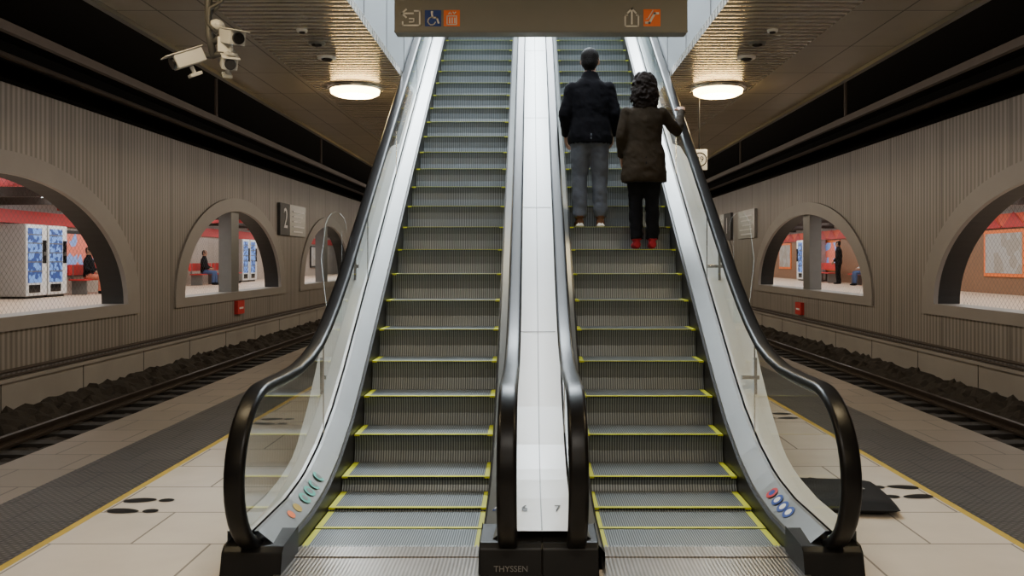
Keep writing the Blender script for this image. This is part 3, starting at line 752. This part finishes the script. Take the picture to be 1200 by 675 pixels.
    for i,A in enumerate(arms):
        e,w=V(*A[1]),V(*A[2]); d=(w-e).normalized()
        hd=A[3] if len(A)>3 else None
        if hd: hand('hand_%s'%('left','right')[i],w+Vector(hd[0])*.02,hd[0],hd[1],hd[2],p,hd[3])
        else: hand('hand_%s'%('left','right')[i],w+d*.01,d,(1 if i==0 else -1,0,-.2),1 if i==0 else -1,p,.3,voxel=.0045 if voxel<.015 else .007)
    e=MB()
    for sx in (-1,1): e.ball(hp(sx*.03,.088,.01),(.013*k_,.009*k_,.008*k_),10,0); e.ball(hp(sx*.03,.0955,.01),(.005*k_,.003*k_,.005*k_),8,1)
    e.obj('eyes',[M['iwhite'],M['lens']],p,True)
    e=MB(); e.tube([hp(-.024,.086,-.062),hp(0,.097,-.062),hp(.024,.086,-.062)],.006*k_,8); e.obj('mouth',[pmat('lips',(.4,.15,.12),.5)],p,True)
    if curly:
        h=MB(); rnd=random.Random(5); h.headz=99
        h.ball(hp(0,-.02,.035),(.110*kh,.115*kh,.108*kh),18); h.ball(hp(0,-.05,-.07),(.135*kh,.09*kh,.13*kh),18); h.ball(hp(0,-.06,-.16),(.12*kh,.07*kh,.09*kh),18)
        for i in range(420):
            t=rnd.uniform(0,2*pi); z=rnd.uniform(-.24,.13)
            if math.sin(t)>.25 and z<.07: continue
            if z>0: rr=.116*math.sqrt(max(.05,1-(z/.145)**2))
            elif z>-.08: rr=.118+.16*-z
            else: rr=.131-.35*max(0,-z-.15)
            h.ball(hp(math.cos(t)*rr,-.035+math.sin(t)*rr*.82,z),rnd.uniform(.010,.018)*kh,8)
        remesh(h,'curly_hair',.007,[hairm],p,2)
    return p
jk=cloth('navy_jacket',(.0045,.0045,.0065)); jeans=cloth('grey_jeans',(.095,.102,.122)); shoeb=cloth('brown_shoe',(.12,.055,.03)); wsole=pmat('white_sole',(.6,.56,.5),.6)
oc=cloth('olive_coat',(.030,.022,.014)); bp=cloth('black_trousers',(.007,.007,.009)); rs=cloth('red_shoe',(.30,.02,.03))
person('man',(.60,8.64,1.926),0,1.80,jk,jeans,shoeb,
   arms=[[(-.185,-.01,1.395),(-.265,-.03,1.13),(-.24,.14,.95)],[(.185,-.01,1.395),(.265,-.03,1.13),(.24,.14,.95)]],
   legs=[[(-.09,0,.92),(-.105,.025,.5),(-.105,0,.1)],[(.09,0,.92),(.10,.02,.5),(.105,0,.1)]],hem=.84,slim=1.12,headturn=-.15,sole=wsole,flare=.02,hs=1.1)
kw=1.69/1.8
hw=(.43/kw,.37/kw,1.40/kw)
person('woman',(1.10,8.29,1.698),0,1.69,oc,bp,rs,hairm=HB,slim=1.04,
   arms=[[(-.18,-.01,1.40),(-.245,-.04,1.15),(-.22,.12,.98)],[(.18,-.01,1.40),(.36,.09,1.23),hw,((.10,.82,.50),(.0,.52,-.85),1,.28)]],
   legs=[[(-.08,0,.92),(-.085,.03,.5),(-.075,0,.1)],[(.08,0,.92),(.085,.0,.5),(.085,-.01,.1)]],hem=.69,flare=.045,curly=True,headturn=.1)
sit=lambda :[[(-.09,0,.52),(-.11,.42,.52),(-.11,.44,.1)],[(.09,0,.52),(.11,.42,.52),(.11,.40,.1)]]
def sit_person(s,y,coat,pants,sc_=1.72):
    ar=[[(-.18,0,.99),(-.25,.02,.76),(-.12,.26,.68)],[(.18,0,.99),(.25,.02,.76),(.12,.26,.68)]]
    return person('seated_passenger',(s*12.74,y,FZ),pi/2 if s>0 else -pi/2,sc_,coat,pants,bp,arms=ar,legs=sit(),hem=.90,hips=.52,voxel=.022)
blk=cloth('black_coat',(.01,.01,.012)); cor=cloth('coral_trousers',(.6,.2,.13)); wh=cloth('white_top',(.7,.7,.7)); blu=cloth('blue_denim',(.08,.12,.25))
sit_person(-1,24.6,blk,cor); sit_person(-1,33.3,blk,blu); sit_person(-1,35.6,blk,bp); sit_person(1,32.5,wh,blu)
person('standing_passenger',(12.4,34.4,FZ),.9,1.75,blk,bp,bp,voxel=.022)

# ------------------------------------------------------------------ light
area('shaft_light',(.05,12.8,9.1),(math.radians(-32),0,0),2.7,4.5,1600,(.85,.94,1.0),par=sh)
area('shaft_light_low',(.05,7.6,6.6),(math.radians(-14),0,0),2.4,1.4,200,(.93,.97,1.0),par=sh)
area('track_wall_fill_left',(-3.75,24,3.95),(0,math.radians(58),0),.12,56,400,(1,.89,.76))  # added fill strip, hidden above the ceiling edge, to brighten the left track wall
area('track_wall_fill_right',(3.85,24,3.95),(0,math.radians(-58),0),.12,56,400,(1,.89,.76))  # same added fill for the right track wall, no real luminaire there
for y in (-2.5,1.5):
    area('overhead_fill',(0,y,3.66),(0,0,0),2.2,.5,74,(1,.93,.83))  # unseen fill panels added overhead near the viewpoint, without any fitting
w=bpy.data.worlds.new('world'); sc.world=w; w.use_nodes=True
w.node_tree.nodes['Background'].inputs[0].default_value=(.95,.86,.76,1); w.node_tree.nodes['Background'].inputs[1].default_value=.11

# ------------------------------------------------------------------ camera
cd=bpy.data.cameras.new('camera'); cd.sensor_width=36; cd.lens=30; cd.shift_x=-22/1200; cd.shift_y=-33.5/1200; cd.clip_end=200
co=bpy.data.objects.new('camera',cd); co.location=(0,0,CH); co.rotation_euler=(pi/2,0,0); col.objects.link(co); sc.camera=co
